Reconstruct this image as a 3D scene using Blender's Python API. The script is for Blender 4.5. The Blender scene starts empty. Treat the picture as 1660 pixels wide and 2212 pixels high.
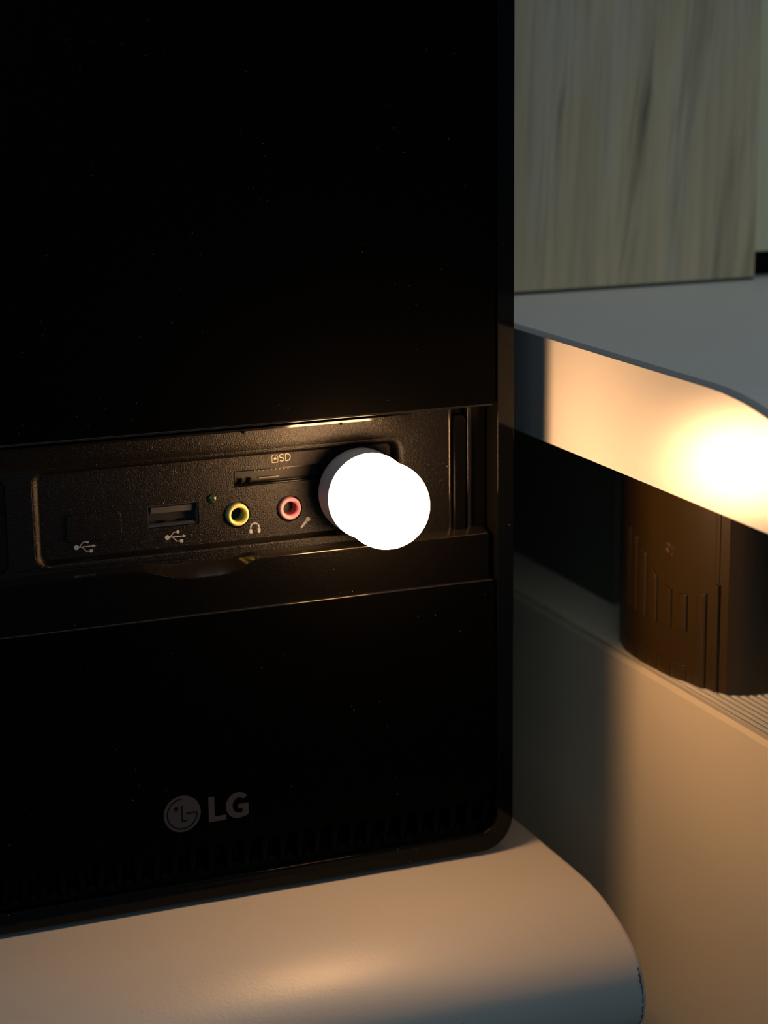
import bpy, bmesh, math, random
from mathutils import Vector, Matrix
random.seed(3)
S = 0.001                       # all sizes below are in millimetres
sc = bpy.context.scene
COL = sc.collection

# ---------------------------------------------------------------- camera
def rad(a): return a * math.pi / 180
yaw, pitch, roll = rad(21.3), rad(13.58), rad(-.77)
fw = Vector((math.sin(yaw) * math.cos(pitch), math.cos(yaw) * math.cos(pitch), -math.sin(pitch)))
rt = Vector((math.cos(yaw), -math.sin(yaw), 0)); up = rt.cross(fw)
r2 = rt * math.cos(roll) + up * math.sin(roll); u2 = -rt * math.sin(roll) + up * math.cos(roll)
cd = bpy.data.cameras.new('camera'); cam = bpy.data.objects.new('camera', cd); COL.objects.link(cam)
M3 = Matrix((r2, u2, -fw)).transposed().to_4x4()
M3.translation = Vector((-208.1, -453.08, 138.42)) * S
cam.matrix_world = M3
cd.sensor_fit = 'HORIZONTAL'; cd.sensor_width = 36; cd.lens = 36 * 4300 / 1660
cd.clip_start = .01; cd.clip_end = 20
cd.dof.use_dof = True; cd.dof.focus_distance = .484; cd.dof.aperture_fstop = 17
sc.camera = cam

# ---------------------------------------------------------------- world, lamps, exposure
w = bpy.data.worlds.new('room_dusk'); sc.world = w; w.use_nodes = True
bg = w.node_tree.nodes['Background']; bg.inputs[0].default_value = (.42, .70, 1.0, 1); bg.inputs[1].default_value = .06
def area(name, loc, target, size, power, color):
    l = bpy.data.lights.new(name, 'AREA'); l.shape = 'RECTANGLE'; l.size, l.size_y = size; l.energy = power; l.color = color
    o = bpy.data.objects.new(name, l); COL.objects.link(o); o.location = Vector(loc) * S
    o.rotation_euler = (Vector(target) * S - o.location).to_track_quat('-Z', 'Y').to_euler()
    return o
area('ceiling_light', (520, -260, 1500), (80, 80, 60), (1.1, .9), 2.7, (1.0, .98, .92))
area('window_light', (-560, -1750, 560), (60, 30, 0), (1.5, 1.0), 3.1, (.55, .81, 1.0))
sc.view_settings.view_transform = 'Standard'
try: sc.view_settings.look = 'None'
except Exception: pass
sc.view_settings.exposure = 0; sc.view_settings.gamma = 1; sc.view_settings.use_curve_mapping = False
LAMP_COLOR = (1.0, .55, .25); LAMP_POWER = 50

# ---------------------------------------------------------------- materials
def mat(name, col, rough=.5, spec=.5, metal=0, bump=None, speck=None, coat=0, var=None, emit=None):
    m = bpy.data.materials.new(name); m.use_nodes = True; nt = m.node_tree; b = nt.nodes['Principled BSDF']
    b.inputs['Base Color'].default_value = (*col, 1); b.inputs['Roughness'].default_value = rough
    b.inputs['Specular IOR Level'].default_value = spec; b.inputs['Metallic'].default_value = metal
    b.inputs['Coat Weight'].default_value = coat; b.inputs['Coat Roughness'].default_value = .05
    tc = nt.nodes.new('ShaderNodeTexCoord')
    def noise(scale, detail=2, kind='ShaderNodeTexNoise'):
        n = nt.nodes.new(kind); n.inputs['Scale'].default_value = scale
        if kind == 'ShaderNodeTexNoise': n.inputs['Detail'].default_value = detail
        nt.links.new(tc.outputs['Object'], n.inputs['Vector']); return n
    src = None
    if var:                                              # (scale, second colour)
        n = noise(var[0], 4); mx = nt.nodes.new('ShaderNodeMix'); mx.data_type = 'RGBA'
        mx.inputs['A'].default_value = (*col, 1); mx.inputs['B'].default_value = (*var[1], 1)
        nt.links.new(n.outputs['Fac'], mx.inputs['Factor']); src = mx.outputs['Result']
    if speck:                                            # (scale, threshold, colour): settled dust
        n = noise(speck[0], kind='ShaderNodeTexVoronoi'); mt = nt.nodes.new('ShaderNodeMath'); mt.operation = 'LESS_THAN'
        nt.links.new(n.outputs['Distance'], mt.inputs[0]); mt.inputs[1].default_value = speck[1]
        n2 = noise(speck[0] * .13, 0); g = nt.nodes.new('ShaderNodeMath'); g.operation = 'GREATER_THAN'; g.inputs[1].default_value = .56
        nt.links.new(n2.outputs['Fac'], g.inputs[0]); mu = nt.nodes.new('ShaderNodeMath'); mu.operation = 'MULTIPLY'
        nt.links.new(mt.outputs[0], mu.inputs[0]); nt.links.new(g.outputs[0], mu.inputs[1])
        mx = nt.nodes.new('ShaderNodeMix'); mx.data_type = 'RGBA'; mx.inputs['A'].default_value = (*col, 1)
        if src: nt.links.new(src, mx.inputs['A'])
        mx.inputs['B'].default_value = (*speck[2], 1); nt.links.new(mu.outputs[0], mx.inputs['Factor']); src = mx.outputs['Result']
    if src: nt.links.new(src, b.inputs['Base Color'])
    if bump:                                             # (scale, distance in mm, strength)
        n = noise(bump[0], 3); bp = nt.nodes.new('ShaderNodeBump'); bp.inputs['Distance'].default_value = bump[1] * S
        bp.inputs['Strength'].default_value = bump[2]; nt.links.new(n.outputs['Fac'], bp.inputs['Height'])
        nt.links.new(bp.outputs['Normal'], b.inputs['Normal'])
    if emit:
        b.inputs['Emission Color'].default_value = (*emit[0], 1); b.inputs['Emission Strength'].default_value = emit[1]
    return m

GRAIN = (3700, .09, 1.0)
DUST = (420, .045, (.16, .15, .14))
m_door = mat('satin_black_plastic', (.0011, .0011, .0009), .32, .03, bump=(1800, .02, .5), speck=DUST)
m_panel = mat('fine_black_plastic', (.0011, .0011, .0009), .32, .03, bump=(1800, .02, .5), speck=DUST)
m_band = mat('grained_black_plastic', (.0014, .0012, .0009), .34, .10, bump=GRAIN, speck=DUST)
m_port = mat('coarse_grained_black_plastic', (.0024, .0019, .0012), .32, .24, bump=(3700, .13, 1.0), speck=DUST)
m_gloss = mat('gloss_black_plastic', (.0022, .0022, .0020), .06, .22, speck=DUST)
m_edge = mat('polished_black_edge', (.006, .005, .004), .12, .6)
m_rail = mat('smooth_black_plastic', (.0015, .0013, .001), .22, .16, speck=DUST)
m_hole = mat('dark_cavity', (.003, .003, .003), .7, .1)
m_case = mat('black_steel', (.006, .006, .006), .5, .3)
m_steel = mat('dull_steel', (.17, .165, .16), .3, .5, 1)
m_pin = mat('contact_metal', (.06, .055, .05), .4, .5, .6)
m_print_pale = mat('pale_print', (.62, .55, .45), .7, .2)
m_print = mat('grey_print', (.30, .32, .34), .7, .2)
m_logo = mat('grey_logo_print', (.046, .046, .052), .6, .2)
m_logo_dark = mat('logo_linework', (.0006, .0006, .0006), .6, .2)
m_yellow = mat('lime_yellow_plastic', (.72, .64, .22), .28, .5)
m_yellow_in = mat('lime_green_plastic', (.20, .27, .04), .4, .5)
m_pink = mat('pink_plastic', (.74, .34, .40), .28, .5)
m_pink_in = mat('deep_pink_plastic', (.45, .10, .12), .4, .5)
m_led = mat('smoky_lens', (.02, .03, .01), .06, .8)
m_housing = mat('white_lamp_plastic', (.62, .60, .62), .38, .4)
m_globe = mat('glowing_diffuser', (.9, .85, .8), .4, .3, emit=(LAMP_COLOR, LAMP_POWER))
m_white = mat('white_laminate', (.70, .68, .66), .30, 2.2, bump=(700, .02, .25))
m_shelf = mat('white_wrapped_board', (.54, .505, .45), .40, .65, bump=(1100, .07, .7), speck=(160, .03, (.28, .2, .14)))
m_top = mat('light_grey_desktop', (.78, .80, .79), .42, .4, bump=(1200, .02, .5), var=(600, (.84, .85, .83)))
m_chamfer_shade = mat('grey_chamfer_shade', (.42, .43, .45), .45, .3)  # darker grey puts the shade of the desk's chamfer into its colour
m_cab = mat('off_white_plastic', (.83, .715, .52), .5, .3, bump=(900, .02, .3))
m_tub = mat('black_brown_plastic', (.048, .027, .006), .37, .55, bump=(500, .03, .25))
m_void = mat('gap_shade_and_rubber', (.004, .005, .006), .7, .1)  # black for the painted shade in the gap, and for the rubber feet
m_dark_board = mat('dark_grey_board', (.15, .15, .11), .6, .3)
m_wall = mat('painted_wall', (.4, .4, .38), .8, .2, var=(5, (.37, .37, .36)))
m_floor = mat('grey_floor', (.10, .09, .08), .5, .3, var=(9, (.13, .12, .10)))
m_chip = mat('chipped_edge', (.12, .12, .13), .8, .1)

def wood():
    m = bpy.data.materials.new('pale_wood_grain'); m.use_nodes = True; nt = m.node_tree; b = nt.nodes['Principled BSDF']
    b.inputs['Roughness'].default_value = .5; b.inputs['Specular IOR Level'].default_value = .3
    tc = nt.nodes.new('ShaderNodeTexCoord')
    sep = nt.nodes.new('ShaderNodeSeparateXYZ'); nt.links.new(tc.outputs['Object'], sep.inputs[0])
    def math_(op, a, bv):
        m_ = nt.nodes.new('ShaderNodeMath'); m_.operation = op
        for k, q in enumerate((a, bv)):
            if isinstance(q, (int, float)): m_.inputs[k].default_value = q
            else: nt.links.new(q, m_.inputs[k])
        return m_.outputs[0]
    def layer(lean, zs, nscale, detail, dist, lo, hi, seed=0):       # grain leaning to the right as it rises
        xx = math_('SUBTRACT', sep.outputs['X'], math_('MULTIPLY', sep.outputs['Z'], lean))
        zz = math_('MULTIPLY', sep.outputs['Z'], zs)
        cb = nt.nodes.new('ShaderNodeCombineXYZ'); nt.links.new(xx, cb.inputs[0]); nt.links.new(zz, cb.inputs[2]); cb.inputs[1].default_value = seed
        n = nt.nodes.new('ShaderNodeTexNoise'); n.inputs['Scale'].default_value = nscale; n.inputs['Detail'].default_value = detail
        n.inputs['Distortion'].default_value = dist; nt.links.new(cb.outputs[0], n.inputs['Vector'])
        r = nt.nodes.new('ShaderNodeMapRange'); r.inputs['From Min'].default_value = lo; r.inputs['From Max'].default_value = hi
        nt.links.new(n.outputs['Fac'], r.inputs['Value']); return r.outputs[0]
    def mix(a, bcol, fac):
        mx = nt.nodes.new('ShaderNodeMix'); mx.data_type = 'RGBA'
        if isinstance(a, tuple): mx.inputs['A'].default_value = (*a, 1)
        else: nt.links.new(a, mx.inputs['A'])
        mx.inputs['B'].default_value = (*bcol, 1); nt.links.new(fac, mx.inputs['Factor']); return mx.outputs['Result']
    c = mix((.86, .67, .42), (.72, .56, .355), layer(.06, .10, 110, 5, .1, .35, .65))                # broad soft bands
    c = mix(c, (.78, .66, .50), layer(.10, .16, 60, 2, .3, .48, .72, .3))                             # greyish bands
    c = mix(c, (.56, .45, .28), layer(.05, .05, 420, 5, 0, .46, .80, .6))                             # fine fibres
    c = mix(c, (.25, .205, .135), layer(.13, .09, 95, 3, .2, .57, .80, .9))                           # dark slanting streaks
    c = mix(c, (.20, .16, .11), layer(.13, .07, 210, 4, .1, .60, .82, 1.3))
    nt.links.new(c, b.inputs['Base Color']); return m
m_wood = wood()
m_wood_light = mat('pale_lime_board', (.84, .79, .52), .5, .3)

# ---------------------------------------------------------------- helpers
def tag(o, label=None, cat=None, group=None, kind=None):
    if label: o['label'] = label
    if cat: o['category'] = cat
    if group: o['group'] = group
    if kind: o['kind'] = kind
    return o
def thing(name, loc, label, cat, group=None):
    o = bpy.data.objects.new(name, None); o.empty_display_size = .01; o.location = Vector(loc) * S; COL.objects.link(o)
    return tag(o, label, cat, group)
def link(name, me, m, parent=None, smooth=False, bev=0, seg=2, split=42):
    me.materials.append(m); o = bpy.data.objects.new(name, me); COL.objects.link(o)
    if smooth and not bev:                           # crisp arrises: separate the faces there
        bm = bmesh.new(); bm.from_mesh(me)
        bmesh.ops.split_edges(bm, edges=[e for e in bm.edges if len(e.link_faces) == 2 and e.calc_face_angle(0) > rad(split)])
        bm.to_mesh(me); bm.free()
    if smooth or bev: me.shade_smooth()
    if bev:
        b = o.modifiers.new('bevel', 'BEVEL'); b.width = bev * S; b.segments = seg; b.limit_method = 'ANGLE'; b.angle_limit = rad(35); b.harden_normals = True
    if parent:                                       # vertices are written in scene coordinates
        p = Vector((0, 0, 0)); q = parent
        while q: p += q.location; q = q.parent
        o.parent = parent; o.location = -p
    return o
def mesh_py(verts, faces):
    me = bpy.data.meshes.new('m'); me.from_pydata([tuple(c * S for c in v) for v in verts], [], faces); me.update()
    bm = bmesh.new(); bm.from_mesh(me); bmesh.ops.recalc_face_normals(bm, faces=bm.faces); bm.to_mesh(me); bm.free(); return me
def box_data(x0, x1, y0, y1, z0, z1):
    v = [(x, y, z) for x in (x0, x1) for y in (y0, y1) for z in (z0, z1)]
    return v, [(0, 1, 3, 2), (4, 6, 7, 5), (0, 4, 5, 1), (2, 3, 7, 6), (0, 2, 6, 4), (1, 5, 7, 3)]
def boxes(*bs):
    V, F = [], []
    for b in bs:
        v, f = box_data(*b); n = len(V); V += v; F += [tuple(i + n for i in q) for q in f]
    return mesh_py(V, F)
def box(name, b, m, parent=None, bev=0, seg=2): return link(name, boxes(b), m, parent, bev=bev, seg=seg)
def rrect(x0, x1, z0, z1, r, n=8):
    """rounded rectangle; r one radius or four (bottom-left, bottom-right, top-right, top-left)"""
    if not isinstance(r, (tuple, list)): r = (r,) * 4
    out = []
    for cx, cz, a0, rr, sx, sz in ((x0, z0, 180, r[0], 1, 1), (x1, z0, 270, r[1], -1, 1), (x1, z1, 0, r[2], -1, -1), (x0, z1, 90, r[3], 1, -1)):
        if rr <= 0: out.append((cx, cz)); continue
        for k in range(n + 1):
            a = rad(a0 + 90 * k / n); out.append((cx + sx * rr + rr * math.cos(a), cz + sz * rr + rr * math.sin(a)))
    return out
def circle(cx, cz, r, n=40): return [(cx + r * math.cos(2 * math.pi * k / n), cz + r * math.sin(2 * math.pi * k / n)) for k in range(n)]
def plate_mesh(outer, holes, y0, y1):
    """flat plate in the x-z plane with holes, between depths y0 and y1"""
    cu = bpy.data.curves.new('c', 'CURVE'); cu.dimensions = '2D'; cu.fill_mode = 'BOTH'; cu.extrude = abs(y1 - y0) / 2 * S
    for loop in [outer] + list(holes):
        sp = cu.splines.new('POLY'); sp.points.add(len(loop) - 1); sp.use_cyclic_u = True
        for p, (x, z) in zip(sp.points, loop): p.co = (x * S, z * S, 0, 1)
    ob = bpy.data.objects.new('tmp', cu); COL.objects.link(ob)
    me = bpy.data.meshes.new_from_object(ob); bpy.data.objects.remove(ob); bpy.data.curves.remove(cu)
    ym = (y0 + y1) / 2 * S
    bm = bmesh.new(); bm.from_mesh(me)
    for v in bm.verts: v.co = Vector((v.co.x, ym + v.co.z, v.co.y))
    bmesh.ops.remove_doubles(bm, verts=bm.verts, dist=1e-7)
    bmesh.ops.dissolve_limit(bm, angle_limit=.001, verts=bm.verts, edges=bm.edges) if not holes else None
    bmesh.ops.recalc_face_normals(bm, faces=bm.faces); bm.to_mesh(me); bm.free(); me.materials.clear(); return me
def plate(name, outer, holes, y0, y1, m, parent=None, bev=0, seg=2):
    o = link(name, plate_mesh(outer, holes, y0, y1), m, parent, bev=0)
    if bev:
        for p in o.data.polygons: p.use_smooth = True
        b = o.modifiers.new('bevel', 'BEVEL'); b.width = bev * S; b.segments = seg; b.limit_method = 'ANGLE'; b.angle_limit = rad(50); b.harden_normals = True
    return o
def lathe_mesh(profile, cx, cz, n=64, close=False):
    """profile of (radius, y) turned about the line x=cx, z=cz"""
    V, F = [], []
    for r, y in profile:
        for k in range(n):
            a = 2 * math.pi * k / n; V.append((cx + r * math.cos(a), y, cz + r * math.sin(a)))
    m = len(profile)
    for i in range(m if close else m - 1):
        for k in range(n):
            j = (i + 1) % m; F.append((i * n + k, i * n + (k + 1) % n, j * n + (k + 1) % n, j * n + k))
    if not close:
        F.append(tuple(range(n))); F.append(tuple((m - 1) * n + k for k in range(n)))
    return mesh_py(V, F)
def loft_mesh(ringA, ringB):
    n = len(ringA); return mesh_py(list(ringA) + list(ringB), [(i, (i + 1) % n, n + (i + 1) % n, n + i) for i in range(n)])
def stroke(pts, wd, closed=False):
    """2-D polyline to a list of quads with mitre-free joints (returned as separate outlines)"""
    out = []; P = pts + ([pts[0]] if closed else [])
    for (a, b), (c, d) in zip(P, P[1:]):
        L = math.hypot(c - a, d - b) or 1; nx, nz = -(d - b) / L * wd / 2, (c - a) / L * wd / 2; ex, ez = (c - a) / L * wd * .35, (d - b) / L * wd * .35
        out.append([(a + nx - ex, b + nz - ez), (c + nx + ex, d + nz + ez), (c - nx + ex, d - nz + ez), (a - nx - ex, b - nz - ez)])
    return out
def outlines_mesh(polys, y0, y1):
    V, F = [], []
    for k, poly in enumerate(polys):
        n = len(V); m = len(poly); e = k * .0006
        V += [(x, y0 - e, z) for x, z in poly] + [(x, y1, z) for x, z in poly]
        F.append(tuple(range(n, n + m))); F.append(tuple(range(n + 2 * m - 1, n + m - 1, -1)))
        F += [(n + i, n + (i + 1) % m, n + m + (i + 1) % m, n + m + i) for i in range(m)]
    return mesh_py(V, F)

# ---------------------------------------------------------------- setting
tag(box('floor', (-1500, 1800, -1600, 900, -720, -700), m_floor), kind='structure')
tag(box('wall_back', (-1500, 1800, 480, 520, -700, 1900), m_wall), kind='structure')

# ---------------------------------------------------------------- desk (right): top with rounded front, dark side board, leg
desk = thing('desk', (90, 60, -31.5), 'white desk with light grey top and thick rounded edge, lamp light glowing on its side', 'desk')
DX, DZ0, DZ1 = 16.3, 32.9, 61.8
prof = [(300, DZ0), (300, DZ1)] + [(-75 - 58 * math.sin(rad(a)), DZ0 + .8 + (DZ1 - DZ0 - .8) * math.cos(rad(a))) for a in range(0, 91, 6)] + [(-132.4, DZ0)]
def prism_x(profile, x0, x1):
    n = len(profile); V = [(x0, y, z) for y, z in profile] + [(x1, y, z) for y, z in profile]
    return mesh_py(V, [tuple(range(n)), tuple(range(2 * n - 1, n - 1, -1))] + [(i, (i + 1) % n, n + (i + 1) % n, n + i) for i in range(n)])
def face_mats(o, mats, pick):
    for m in mats: o.data.materials.append(m)
    for p in o.data.polygons: p.material_index = pick(p.normal, p.center)
top = link('tabletop', prism_x(prof, DX + 1.96, 460), m_top, desk, smooth=True)
# rounded end band: carries the lit side face and the softened top arris
def offset_profile(pr, d):
    out = []; n = len(pr)
    for i in range(n):
        a, b, c = Vector(pr[i - 1]), Vector(pr[i]), Vector(pr[(i + 1) % n])
        n1 = Vector(((b - a).y, -(b - a).x)).normalized(); n2 = Vector(((c - b).y, -(c - b).x)).normalized()
        nn = n1 + n2; nn = nn / max(nn.length_squared / 2, .3)
        out.append((b.x + nn.x * d, b.y + nn.y * d))
    return out
def end_cap(profile, x_in, x_out, r, sign, seg=4, rx=None):
    rx = rx or r
    area2 = sum(profile[i - 1][0] * profile[i][1] - profile[i][0] * profile[i - 1][1] for i in range(len(profile)))
    s = 1 if area2 > 0 else -1
    rings = [[(x_in, y, z) for y, z in profile]]
    for k in range(seg + 1):
        a = math.pi / 2 * k / seg
        pr = offset_profile(profile, -s * r * (1 - math.cos(a)))
        x = x_out - sign * rx + sign * rx * math.sin(a); rings.append([(x, y, z) for y, z in pr])
    V = [v for rg in rings for v in rg]; n = len(profile); F = []
    for j in range(len(rings) - 1): F += [(j * n + i, j * n + (i + 1) % n, (j + 1) * n + (i + 1) % n, (j + 1) * n + i) for i in range(n)]
    F.append(tuple(range(n))); F.append(tuple((len(rings) - 1) * n + i for i in range(n)))
    return mesh_py(V, F)
cap = link('end_panel', end_cap(prof, DX + 1.95, DX, .85, -1, seg=1, rx=1.9), m_white, desk, smooth=True)
cap.data.materials.append(m_chamfer_shade)
for p in cap.data.polygons:
    if abs(p.normal.x) < .9 and p.normal.z > -.2: p.material_index = 1  # top chamfer, turned from the lamp, gets its shade as grey
tag(cap, 'white end panel glowing orange in the lamp light')
box('side_board', (67, 82, 62, 300, -31.3, DZ0), m_dark_board, desk)
box('leg_panel', (430, 448, -60, 290, -700, DZ0), m_white, desk)

# wooden shelf unit standing on the desktop
unit = thing('shelf_unit', (80, 140, DZ1), 'pale wood-grain cabinet standing on the grey desktop', 'shelf')
pn = box('wood_panel', (19.5, 124.3, 80, 98, DZ1 + 1.0, 420), m_wood, unit, bev=.4)
box('edge_strip', (19.6, 124.2, 80.3, 97.5, DZ1 + .02, DZ1 + 1.02), mat('dark_green_edge', (.10, .11, .08), .6, .2), unit)
tag(box('side_panel', (124.5, 210, 84, 104, 70, 420), m_wood_light, unit, bev=.5), 'lighter yellow-green board beyond the wood panel')
box('gap_shade', (124.8, 208, 92, 110, DZ1 + .02, 69.8), m_void, unit)  # added black block standing in for the shade below the side panel

# ---------------------------------------------------------------- drawer cabinet with ribbed top
cab = thing('storage_cabinet', (130, 20, -700), 'cream plastic cabinet with finely ribbed top under the desk', 'cabinet')
CX, CZ = 44.8, -31.6
box('body', (CX, 215, -72, 330, -700, CZ - 1.15), m_cab, cab)
rim = [(CX, CZ - 1.1), (CX + 1.15, CZ - .02), (CX + 2.6, CZ), (CX + 2.6, CZ - 1.1)]
V = [(x, y, z) for y in (-72, 330) for x, z in rim]
link('rim', mesh_py(V, [(0, 1, 2, 3), (7, 6, 5, 4)] + [(i, (i + 1) % 4, 4 + (i + 1) % 4, 4 + i) for i in range(4)]), m_cab, cab)
rib_me = None
for k in range(45):
    x = CX + 3.6 + 2.05 * k
    if rib_me is None:
        pts = [(-.95, -1.2), (-.75, -.45), (-.4, -.08), (0, 0), (.4, -.08), (.75, -.45), (.95, -1.2)]
        V = [(px, y, pz) for y in (-71.5, 329) for px, pz in pts]; n = 7
        rib_me = mesh_py(V, [tuple(range(n)), tuple(range(2 * n - 1, n - 1, -1))] + [(i, (i + 1) % n, n + (i + 1) % n, n + i) for i in range(n)])
        rib_me.materials.append(m_cab)
        rib_me.shade_smooth(); 
    o = bpy.data.objects.new('rib', rib_me); COL.objects.link(o); o.parent = cab
    o.location = Vector((x, 0, CZ - .02)) * S - cab.location

# ---------------------------------------------------------------- black moulded tub on the ribbed top
tub = thing('plastic_tub', (71, 5, CZ), 'black plastic tub with raised stepped bars, standing on the ribbed cabinet top', 'tub')
half = [(66, -27.6), (62, -27.3), (58, -26.2), (54.5, -24.1), (52.9, -19.5), (51, -13.8), (49, -5.4), (48, 6), (48.4, 16), (50, 24), (53, 32), (58, 37), (66, 38)]
def catmull(P, n=8):
    P = [Vector(p) for p in P]; Q = [2 * P[0] - P[1]] + P + [2 * P[-1] - P[-2]]; out = []
    for i in range(1, len(Q) - 2):
        a, b, c, d = Q[i - 1:i + 3]
        for k in range(n):
            t = k / n; out.append(.5 * (2 * b + (c - a) * t + (2 * a - 5 * b + 4 * c - d) * t * t + (3 * b - a - 3 * c + d) * t ** 3))
    return out + [P[-1]]
path = catmull(half[:4])[:-1] + catmull(half[3:])
cum = [0]
for a, b in zip(path, path[1:]): cum.append(cum[-1] + (b - a).length)
def on_path(s):
    for i in range(len(cum) - 1):
        if cum[i + 1] >= s or i == len(cum) - 2:
            t = (s - cum[i]) / (cum[i + 1] - cum[i]); p = path[i].lerp(path[i + 1], t)
            d = path[min(i + 2, len(path) - 1)] - path[max(i - 1, 0)]; nrm = Vector((-abs(d.y), 0)) if False else Vector((d.y, -d.x)).normalized()
            if nrm.x > 0 and p.x < 60: nrm = -nrm
            if p.x >= 60 and nrm.y * (p.y - 5) < 0: nrm = -nrm
            return p, nrm
outline = [(p.x, p.y) for p in path] + [(146 - p.x, p.y) for p in reversed(path)]
TZ = 31.2
def tub_ring(z, inset):
    cx, cy = 73, 5
    return [(cx + (x - cx) * (1 - inset / 25), cy + (y - cy) * (1 - inset / 30), z) for x, y in outline]
rings = [tub_ring(CZ + .05, 0), tub_ring(TZ - 1, 0), tub_ring(TZ - .3, .3), tub_ring(TZ, 1)]
n = len(outline); V = [v for r in rings for v in r]; F = []
for j in range(3): F += [(j * n + i, j * n + (i + 1) % n, (j + 1) * n + (i + 1) % n, (j + 1) * n + i) for i in range(n)]
F += [tuple(range(n)), tuple(3 * n + i for i in range(n))]
tb = link('body', mesh_py(V, F), m_tub, tub, smooth=True, split=20)
for p in tb.data.polygons:
    if abs(p.normal.z) > .9: p.use_smooth = False
def bar(name, s0, s1, zb, z0, z1, h=.8):
    """raised bar on the tub wall between arc positions s0 < s1; its top slopes from z0 to z1"""
    k = 6; V = []
    for i in range(k + 1):
        t = i / k; p, nr = on_path(s0 + (s1 - s0) * t); zt = z0 + (z1 - z0) * t
        e = h * (0.55 if i in (0, k) else 1)
        for q, z in ((-.3, zb), (e, zb), (e, zt - .25), (-.3, zt)): V.append((p.x + nr.x * q, p.y + nr.y * q, z))
    F = [tuple(range(4)), tuple(range(4 * k + 3, 4 * k - 1, -1))]
    for i in range(k): F += [(4 * i + j, 4 * i + (j + 1) % 4, 4 * i + 4 + (j + 1) % 4, 4 * i + 4 + j) for j in range(4)]
    return link(name, mesh_py(V, F), m_tub, tub, bev=.16)
B = CZ + .1
for s0, s1, zb, z0, z1 in ((14.9, 16.2, B, -2.2, -2.4), (19.3, 22.7, B, -5.3, -6.7), (26.1, 29.3, -17.4, -7.2, -7.5), (32.3, 35.3, -17.7, -7.2, -6.2),
                           (38.8, 41.7, -18, -5.0, -3.0), (44.2, 47.2, -17.8, 0, 1.8), (49.5, 52.3, -17.6, 3.2, 4.6), (54, 57, -17.6, 5.0, 6.2)):
    bar('raised_bar', s0, s1, zb, z0, z1)
for s0, s1 in ((26.2, 31.8), (32.6, 37.9), (38.7, 43.3), (43.9, 48.8), (49.4, 54.4), (55, 60)):
    bar('foot_tooth', s0, s1, B, -26.8, -26.9, .4)
sp, sn = on_path(16), None
bar('seam_strip', 15.2, 16.8, -2.3, TZ - 2, TZ - 2, .25)

# pale scuff on the tub wall
sc_v, sc_f = [], []
for k in range(16):
    s0 = 33.5 + random.uniform(-2.4, 2.2); z = 3.6 + random.uniform(-1.6, 1.2) - abs(s0 - 33.5) * .3
    for ds, dz in ((0, 0), (random.uniform(.25, .6), random.uniform(.15, .5)), (random.uniform(.1, .4), random.uniform(.5, 1.0))):
        p, nr = on_path(s0 + ds); sc_v.append((p.x + nr.x * .04, p.y + nr.y * .04, z + dz))
    sc_f.append((3 * k, 3 * k + 1, 3 * k + 2))
link('scuff_mark', mesh_py(sc_v, sc_f), mat('pale_scuff', (.22, .15, .10), .5, .3), tub)

# ---------------------------------------------------------------- lower shelf the computer stands on
shelf = thing('shelf_board', (-150, 60, -700), 'cream wrapped shelf with a rounded front edge under the black computer', 'shelf')
sp_pts = [(300, -76), (-16, -76), (-25, -76.2), (-32.4, -77.1), (-40, -79.0), (-46.5, -81.5), (-51.5, -84.4), (-54.8, -87.8), (-56.6, -91.6), (-57.4, -96), (-56.4, -101), (-52, -105), (-43.5, -109.8), (-28, -115.8), (-12, -119.6), (0, -120.5), (300, -120.5)]
core = catmull(sp_pts[1:-1], 6)
sprof = [(300, -76)] + [(p.x, p.y) for p in core] + [(300, -120.5)]
SX = 14.4
sb = link('board', prism_x(sprof, -330, SX - 1.2), m_shelf, shelf, smooth=True)
def skew(o):                                         # the shelf's front edge runs three degrees off the computer's front
    for v in o.data.vertices:
        f = max(0, min(1, (.06 - v.co.y) / .06)); v.co.y -= (v.co.x - SX * S) * math.tan(rad(3)) * f
skew(sb)
ec = link('edge_band', end_cap(sprof, SX - 1.17, SX, 1.1, 1), mat('pale_edge_band', (.50, .47, .43), .4, .4), shelf, smooth=True)
tag(ec, 'thin pale edge band on the rounded end')
# worn patches where the wrap has chipped beside the edge band
chips = []
for k in range(16):
    zc = -88 - k * 1.25 + random.uniform(-.4, .4)
    best = min(core, key=lambda p: abs(p.y - zc) + (50 if p.x > -45 else 0)); wd = random.uniform(.15, .75) * (1.3 if k < 4 else 1); hh = random.uniform(.4, .9)
    i = core.index(best); d = (core[min(i + 1, len(core) - 1)] - core[i - 1]).normalized(); nr = Vector((d.y, -d.x)); nr = nr if nr.x < 0 else -nr
    a = best - d * hh + nr * .03; b2 = best + d * hh + nr * .03; x1 = SX - 1.15; mid = best + nr * .035
    chips.append(((x1, a.x, a.y), (x1 - wd * .6, a.x + d.x * .2, a.y + d.y * .2), (x1 - wd, mid.x, mid.y), (x1 - wd * .5, b2.x, b2.y), (x1, b2.x, b2.y)))
V = [v for c in chips for v in c]; link('chipped_wear', mesh_py(V, [tuple(range(5 * i, 5 * i + 5)) for i in range(len(chips))]), m_chip, shelf)
box('support_panel', (-40, -22, 60, 290, -700, -120.3), m_shelf, shelf)
box('support_panel', (-300, -282, 60, 290, -700, -120.3), m_shelf, shelf)

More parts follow.
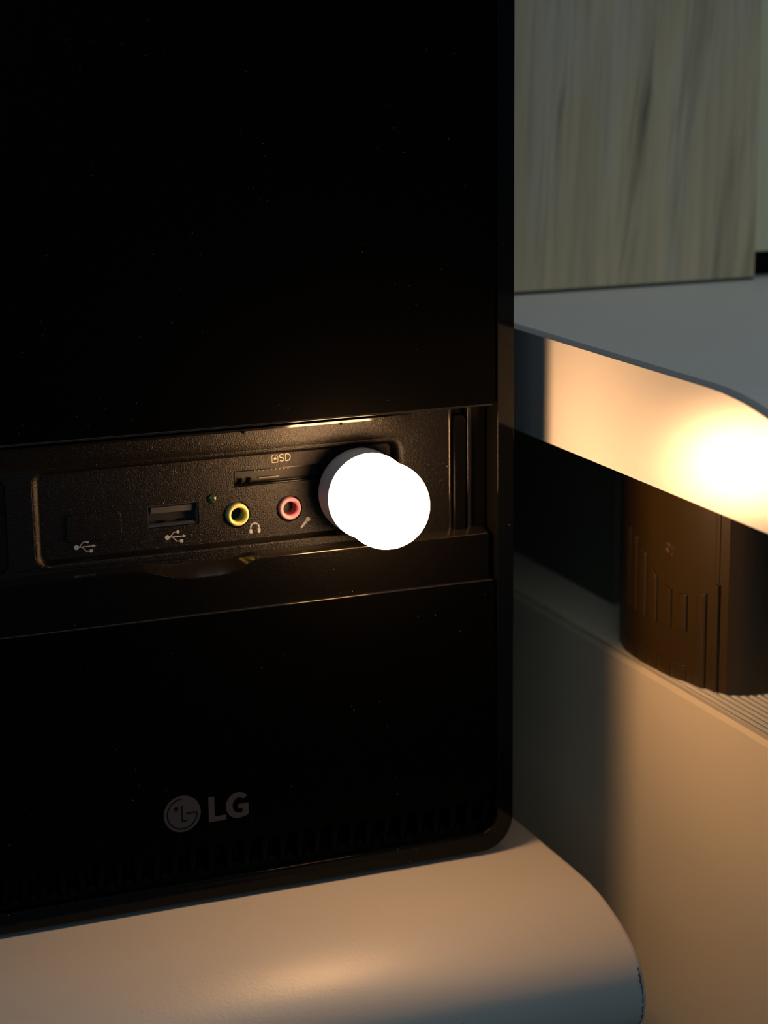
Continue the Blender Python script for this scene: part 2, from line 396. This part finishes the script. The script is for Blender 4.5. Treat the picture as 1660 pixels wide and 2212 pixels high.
# ---------------------------------------------------------------- computer tower
pc = thing('computer_tower', (-78, 170, -75.9), 'black desktop computer tower with front ports, a round logo and a lamp plugged in', 'computer')
XL, XR, ZB, ZT = -160.8, 4.3, -74.7, 290
plate('case_body', rrect(XL + .6, XR - .4, ZB + .6, ZT - .5, 8.4), [], 11, 350, m_case, pc, bev=.5)
plate('bezel_frame', rrect(XL, XR, ZB, ZT, 9, 10), [rrect(XL + 4.4, -.2, -70, ZT - 5, 5.6, 10)], -.3, 10.9, m_gloss, pc, bev=.6, seg=3)
for v in bpy.data.objects['bezel_frame'].data.vertices:            # the bottom rail of the bezel leans forward at its foot
    if v.co.y < .005 and v.co.z < -.0701: v.co.y -= (-.0701 - v.co.z) * .13
for x in (-140, -20):
    for y in (30, 320): link('rubber_foot', boxes((x - 8, x + 8, y - 8, y + 8, -75.95, -74.0)), m_void, pc, bev=.3)
# sliding door above the ports
plate('sliding_door', rrect(XL + 4.8, -.55, 46.1, ZT - 5.4, (.8, .8, 5, 5)), [], 0, 1.8, m_door, pc, bev=.22)
# lower front panel
low = plate('lower_panel', rrect(XL + 4.8, -.6, -60.8, 0, (5.5, 5.5, .6, .6)), [], 0, 6, m_panel, pc, bev=.28)
box('top_lip', (XL + 6, -1.4, -.06, 1.1, -.3, .04), m_edge, low, bev=.15, seg=3)
plate('vent_backing', rrect(XL + 4.5, -.3, -69.95, -50, (5.4, 5.4, 0, 0)), [], 6.1, 8, m_hole, pc)
# vent fins (teeth) under the lower panel, and the sill with a lip in each slot
fin_me = None
x = -26.1 + 4.75 * 4
while x > XL + 10:
    xc = x + 2.85 + .95
    if xc < -2.6:
        if fin_me is None:
            v = [(-.95, .2, -60.6), (.95, .2, -60.6), (.95, .2, -66.6), (.6, .9, -68.3), (-.6, .9, -68.3), (-.95, .2, -66.6)]
            V = v + [(a, 6, c) for a, b, c in v]
            fin_me = mesh_py(V, [tuple(range(6)), tuple(range(11, 5, -1))] + [(i, (i + 1) % 6, 6 + (i + 1) % 6, 6 + i) for i in range(6)])
            fin_me.materials.append(m_panel)
        o = bpy.data.objects.new('vent_fin', fin_me); COL.objects.link(o); o.parent = pc; o.location = Vector((xc, 0, 0)) * S - pc.location
    x -= 4.75
sill = [(XL + 6, -5.6, 2.4, 6, -69.9, -68.5)]
x = -26.1 + 4.75 * 4
while x > XL + 10:
    if x < -5: sill.append((x + .55, x + 2.3, 2.2, 5.5, -68.4, -67.3))
    x -= 4.75
link('vent_sill', boxes(*sill), m_hole, pc)

# logo printed on the lower panel
lg = link('logo', outlines_mesh([circle(-86.7, -51.15, 4.8, 56)], -.03, 0), m_logo, low)
cx, cz = -86.7, -51.15
arc = [(cx + 3.85 * math.cos(rad(a)), cz + 3.95 * math.sin(rad(a))) for a in range(92, 362, 6)]
lines = stroke(arc, .36) + stroke([(cx + 3.85, cz), (cx + 1.15, cz)], .36) + stroke([(cx - .05, cz + 2.05), (cx - .05, cz - 1.95), (cx + 1.05, cz - 1.95)], .36) + [circle(cx - 1.5, cz + 1.5, .6, 20)]
link('logo_linework', outlines_mesh(lines, -.05, -.031), m_logo_dark, low)
L_poly = [(-79.85, -47.85), (-78.3, -47.85), (-78.3, -53.15), (-75.3, -53.15), (-75.3, -54.5), (-79.85, -54.5)]
gx, gz = -72.05, -51.15
def arcp(rx, rz, a0, a1, st): return [(gx + rx * math.cos(rad(a)), gz + rz * math.sin(rad(a))) for a in range(a0, a1, st)]
G_out = arcp(3.25, 3.42, 42, 300, 6)
G_poly = G_out + [(-70.2, -54.25), (-69.35, -53.75), (-69.35, -50.85), (-72.1, -50.85), (-72.1, -52.0), (-70.95, -52.0), (-70.95, -52.95)] + [(gx + .25 + 1.75 * math.cos(rad(a)), gz + 2.08 * math.sin(rad(a))) for a in range(282, 46, -8)]
link('letter_l', outlines_mesh([L_poly], -.03, 0), m_logo, low)
link('letter_g', plate_mesh(G_poly, [], -.03, 0), m_logo, low)

# band with sloping gloss ledge under the ports
def notch(x):
    pts = [(-157, 12.2), (-96, 12.2), (-93, 11.9), (-90, 10.9), (-86, 9.7), (-80, 9.0), (-74, 9.0), (-71.4, 9.35), (-70, 9.8), (-65.2, 12.0), (-64.4, 12.2), (-2.4, 12.2), (-1.7, 11.7)]
    for (a, b), (c, d) in zip(pts, pts[1:]):
        if a <= x <= c: return b + (d - b) * (x - a) / (c - a)
    return 12.2
def ledge_back(x): return 13.2 - (12.2 - notch(x)) * .32
xs = sorted(set([-155.9, -120, -100] + [-98 + i * .5 for i in range(70)] + [-62, -40, -20, -2.6, -2.1, -1.7]))
V, F = [], []
for x in xs:
    yb = 1.2 + (.5 if x > -1.9 else 0); zf = notch(x)
    V += [(x, yb, -.5), (x, yb, zf - .1), (x, yb + .06, zf + .02), (x, yb + .16, zf + .07), (x, 5.4, ledge_back(x)), (x, 5.4, -.5)]
for i in range(len(xs) - 1): F += [(6 * i + j, 6 * i + (j + 1) % 6, 6 * i + 6 + (j + 1) % 6, 6 * i + 6 + j) for j in range(6)]
F += [tuple(range(6)), tuple(range(6 * len(xs) - 1, 6 * len(xs) - 7, -1))]
band = link('lower_band', mesh_py(V, F), m_band, pc); band.data.materials.append(m_edge)
for p in band.data.polygons:
    if p.normal.z > .3 and p.center.y < .0015 and p.center.x > -.0705: p.material_index = 1
V, F = [], []
for x in xs:
    zf = notch(x) + .1; V += [(x, 1.38, zf), (x, 5.38, ledge_back(x) + .04)]
for i in range(len(xs) - 1): F.append((2 * i, 2 * i + 1, 2 * i + 3, 2 * i + 2))
led_strip = link('gloss_ledge', mesh_py(V, F), m_edge, band, smooth=True)

# recessed port frame
hole_f = rrect(-118.9, -23.9, 14.75, 38.4, 3.2, 8); hole_b = rrect(-116.7, -26.3, 15.5, 36.65, 1.6, 8)
frame = plate('port_frame', rrect(-156.5, -11.5, 11, 50, 0), [hole_f, rrect(-156, -125.4, 14.4, 37.2, 2.2)], 5, 8.4, m_port, pc, bev=.25)
# the frame's upper band leans so that it faces slightly down towards the ports
sx = [(-156.4, 0), (-34, 0), (-29, .25), (-25, .6), (-21.5, 1)]
V = []
for x, t in sx: V += [(x, 3.95 + 1.02 * t, 44.4), (x, 4.5 + .48 * t, 41.2), (x, 4.97, 38.75), (x, 5.02, 38.7), (x, 5.02, 44.4)]
F = [tuple(range(5)), tuple(range(24, 19, -1))] + [(5 * i + j, 5 * i + (j + 1) % 5, 5 * i + 5 + (j + 1) % 5, 5 * i + 5 + j) for i in range(4) for j in range(5)]
link('upper_slope', mesh_py(V, F), m_port, frame, smooth=True)
rg = []
for t, y in ((0, 5.05), (.12, 5.08), (.4, 5.35), (.62, 5.8), (.78, 6.5), (.9, 7.5), (1, 8.62)):
    rg.append([(a + (c - a) * t, y, b + (d - b) * t) for (a, b), (c, d) in zip(hole_f, hole_b)])
V = [v for q in rg for v in q]; n = len(hole_f)
wall = link('recess_wall', mesh_py(V, [(j * n + i, j * n + (i + 1) % n, (j + 1) * n + (i + 1) % n, (j + 1) * n + i) for j in range(len(rg) - 1) for i in range(n)]), m_port, frame, smooth=True)
plate('blank_cover', rrect(-156.2, -125.1, 14.1, 37.5, 2.2), [], 6.3, 7.3, m_port, frame)
PX, PZ = -36.6, 26.3                                   # axis of the lamp and of the port it sits in
PY = 8.5
usb_holes = [rrect(-90.2, -77.2, 20.7, 26.4, .25), rrect(PX - 6.5, PX + 6.5, PZ - 2.85, PZ + 2.85, .25)]
sd_hole = rrect(-67.9, -44.6, 28.95, 33.05, .2)
if True:                                               # card slot stops short of the lamp port
    sd_hole = rrect(-67.9, -45.0, 29.0, 33.05, .2)
pp = plate('port_plate', rrect(-119, -24, 14.9, 38, 0), usb_holes + [sd_hole, circle(-67.35, 22.0, 3.4), circle(-53.65, 22.2, 3.4), circle(-73.7, 26.7, 1.32, 24)], PY, PY + 1.6, m_port, pc, bev=.12)
def tube_rect(x0, x1, z0, z1, t, y0, y1): return plate_mesh(rrect(x0, x1, z0, z1, .3, 3), [rrect(x0 + t, x1 - t, z0 + t, z1 - t, .2, 3)], y0, y1)
for hx0, hx1, hz0, hz1 in ((-90.1, -77.3, 20.8, 26.3), (PX - 6.45, PX + 6.45, PZ - 2.75, PZ + 2.75)):
    sh = link('usb_port', tube_rect(hx0, hx1, hz0, hz1, .25, PY + .5, 24), m_steel, pc)
    if hx0 < -80:
        link('tongue', boxes((hx0 + 1.1, hx1 - 1.1, PY + 1.2, 23, hz1 - 2.2, hz1 - .75)), mat('grey_tongue', (.05, .05, .055), .4, .4), sh)
        link('contact_strip', boxes((hx0 + .5, hx1 - .9, PY + .75, 20, hz0 + .3, hz0 + .85)), m_steel, sh)
        for sx in (hx0 + 3.2, hx0 + 8.2): link('spring_tab', boxes((sx, sx + 1.5, PY + 2, PY + 7, hz0 + .8, hz0 + 1.2)), m_rail, sh)
    link('port_back', boxes((hx0, hx1, 23.8, 24.4, hz0, hz1)), m_hole, sh)
# card slot
cs = link('card_slot', tube_rect(-67.8, -45.1, 29.1, 32.95, .2, PY + .3, 30), m_rail, pc)
link('slot_back', boxes((-67.8, -45.1, 29.8, 30.4, 29, 33)), m_hole, cs)
for k in range(9): link('contact_pin', boxes((-62 + k * 1.1, -61.6 + k * 1.1, PY + 2.2, PY + 8, 32.0, 32.6)), m_pin, cs)
link('slot_lining', boxes((-67.5, -45.3, PY + 1.5, 26, 29.35, 29.6)), m_rail, cs)
for xa in (-65.6, -63.4): link('guide_rib', boxes((xa, xa + .5, PY + 1.4, 20, 29.5, 30.6)), m_hole, cs)
link('slot_rail', boxes((-60.8, -55.5, PY + 2, PY + 3, 30.2, 30.5)), m_pin, cs)
# audio jacks
for jx, jz, mo, mi, what in ((-67.35, 22.1, m_yellow, m_yellow_in, 'lime yellow audio jack'), (-53.65, 22.35, m_pink, m_pink_in, 'pink audio jack')):
    ring = [(2.9, 9.2), (2.93, 8.2), (2.85, 7.75), (2.66, 7.42), (2.35, 7.3), (2.05, 7.42), (1.84, 7.7), (1.76, 8.2), (1.74, 9.2), (1.72, 15.5), (2.9, 15.5)]
    jr = link('audio_jack', lathe_mesh(ring, jx, jz, 56, close=True), mo, pc, smooth=True); tag(jr, what)
    link('bore', lathe_mesh([(1.77, 8.25), (1.75, 9.0), (1.73, 15), (1.68, 15), (1.70, 9.0), (1.72, 8.25)], jx, jz, 40, close=True), mi, jr, smooth=True)
    link('bore_end', lathe_mesh([(1.6, 12.5), (1.6, 13)], jx, jz, 32), m_hole, jr)
    link('socket_ring', lathe_mesh([(3.38, PY + .6), (3.38, 14), (3.0, 14), (3.0, PY + .6)], jx + .02, 22.1, 40, close=True), m_hole, jr)
# indicator lens
ld = link('indicator_light', lathe_mesh([(1.25, 10)] + [(1.25 * math.cos(rad(a)), PY + .1 - .75 * math.sin(rad(a))) for a in range(0, 90, 10)], -73.7, 26.7, 32), m_led, pc, smooth=True)
# rubber cover over the left-hand port
pcv = plate('port_cover', rrect(-110.6, -96.9, 19.3, 26.1, 1.3), [], PY - .35, PY + .2, m_port, pc, bev=.15)
# printed symbols
def usb_symbol(x, z, w):
    k = w / 5.6
    P = [circle(x + .75 * k, z, .62 * k, 20)]
    P += stroke([(x + 1 * k, z), (x + 4.9 * k, z + .0 * k)], .24 * k)
    P += [[(x + 4.7 * k, z + .4 * k), (x + 5.6 * k, z), (x + 4.7 * k, z - .4 * k)]]
    P += stroke([(x + 1.4 * k, z), (x + 2.4 * k, z + 1.15 * k), (x + 3.3 * k, z + 1.2 * k)], .22 * k) + [circle(x + 3.5 * k, z + 1.2 * k, .42 * k, 16)]
    P += stroke([(x + 2.1 * k, z), (x + 3.1 * k, z - 1.15 * k), (x + 4.1 * k, z - 1.2 * k)], .22 * k) + [[(x + 3.95 * k, z - .8 * k), (x + 4.75 * k, z - .8 * k), (x + 4.75 * k, z - 1.6 * k), (x + 3.95 * k, z - 1.6 * k)]]
    return P
Y0 = PY - .03
link('usb_symbol', outlines_mesh(usb_symbol(-86.2, 18.05, 5.6), Y0, PY), m_print, pp)
link('usb_symbol', outlines_mesh(usb_symbol(-108.9, 17.95, 5.6), Y0, PY), m_print, pp)
hx, hz = -62.85, 18.1
hp = stroke([(hx + 1.1 * math.cos(rad(a)), hz + .15 + 1.15 * math.sin(rad(a))) for a in range(180, -1, -15)], .3)
hp += [rrect(hx - 1.45, hx - .72, hz - 1.3, hz - .15, (.45, .2, .2, .25), 5), rrect(hx + .72, hx + 1.45, hz - 1.3, hz - .15, (.2, .45, .25, .2), 5)]
link('headphone_symbol', outlines_mesh(hp, Y0, PY), m_print, pp)
mx_, mz_ = -48.75, 19.0
mic = [circle(mx_, mz_, .6, 24), [(mx_ - .75, mz_ - .25), (mx_ - .2, mz_ - .75), (mx_ - 1.65, mz_ - 2.15), (mx_ - 2.05, mz_ - 1.9)]]
link('microphone_symbol', outlines_mesh(mic, Y0, PY), m_print, pp)
cx0, cz0 = -57.9, 34.35
cardp = [(cx0, cz0), (cx0 + 1.55, cz0), (cx0 + 1.55, cz0 + 1.45), (cx0 + 1.05, cz0 + 1.95), (cx0 + .25, cz0 + 1.95), (cx0, cz0 + 1.7)]
card = stroke(cardp, .1, True) + [[(cx0 + .4, cz0 + .8), (cx0 + 1.2, cz0 + .8), (cx0 + .85, cz0 + 1.5)]]
link('card_symbol', outlines_mesh(card, Y0 - .03, PY), m_print_pale, pp)
def S_pts(x, z, w, h):
    r = h / 4; P = []
    for a in range(30, 271, 20): P.append((x + w / 2 + w / 2 * math.cos(rad(a)), z + h - r + r * math.sin(rad(a))))
    for a in range(90, -151, -20): P.append((x + w / 2 + w / 2 * math.cos(rad(a)), z + r + r * math.sin(rad(a))))
    return P
sd = stroke(S_pts(-55.9, 34.55, 1.15, 1.75), .17)
dx = -54.3
sd += stroke([(dx, 34.55), (dx, 36.3), (dx + .45, 36.3)] + [(dx + .45 + .75 * math.cos(rad(a)), 35.425 + .875 * math.sin(rad(a))) for a in range(75, -91, -15)], .17, True)
link('sd_lettering', outlines_mesh(sd, Y0 - .03, PY), m_print_pale, pp)
# narrow gloss strip under the door, with two small tabs
gs = boxes((-150, -33.4, 1.1, 5.2, 44.35, 44.95), (-67.6, -67.1, 1.0, 5.1, 43.9, 44.4), (-42.3, -41.8, 1.0, 5.1, 43.9, 44.4))
for v in gs.vertices:
    if v.co.y < .003 and abs(v.co.z - .04435) < 1e-5: v.co.y += .17 * S
link('guide_strip', gs, m_edge, pc)
box('door_lip', (XL + 5.6, -1.4, -.05, 1.7, 45.75, 46.3), m_edge, pc, bev=.24, seg=4)
box('strip_backing', (-150, -33.4, 4.2, 5.1, 44.9, 50), m_hole, pc)
# right-hand slide channel
box('channel_back', (-12, -.3, 7.2, 8.4, 9, 50), m_rail, pc)
box('slide_rail', (-11.5, -10.9, 4.85, 7.3, 11.5, 50), m_edge, pc, bev=.2, seg=3)
box('slide_rail', (-6.2, -5.2, 5.0, 7.3, 11.5, 50), m_edge, pc, bev=.2, seg=3)
plate('slide_bar', [(-10.2, 11.5), (-7.0, 11.5), (-7.0, 41.9), (-7.9, 43.2), (-9.4, 43.2), (-10.2, 42.2)], [], 4.4, 7.2, m_rail, pc, bev=.25)
box('channel_floor', (-5.1, -.9, 6.0, 7.2, 12, 50), m_rail, pc, bev=.1)

# ---------------------------------------------------------------- the lamp plugged into the port
lamp = thing('usb_lamp', (PX, PY, PZ), 'small round glowing lamp with a white base plugged into the computer front', 'lamp')
hprof = [(2, 4.9), (9.9, 4.9), (10.5, 4.6), (10.85, 3.9), (10.9, 3.0), (10.9, -3.3), (10.7, -3.48), (9.5, -3.48)]
link('base', lathe_mesh(hprof, PX, PZ, 96), m_housing, lamp, smooth=True, bev=0)
gp = [(9.6, -3.35), (10.86, -3.52), (10.84, -4.2), (10.72, -5.2), (10.5, -6.8), (10.36, -8.4), (10.38, -10), (10.52, -11.8), (10.66, -13.4), (10.7, -14.6)]
gp += [(10.7 * math.cos(rad(a)), -14.6 - 10.7 * math.sin(rad(a))) for a in range(6, 90, 6)] + [(.05, -25.3)]
link('globe', lathe_mesh(gp, PX, PZ, 96), m_globe, lamp, smooth=True)
box('plug', (PX - 6, PX + 6, 4.8, 19, PZ - 2.2, PZ + 2.2), m_steel, lamp, bev=.2)
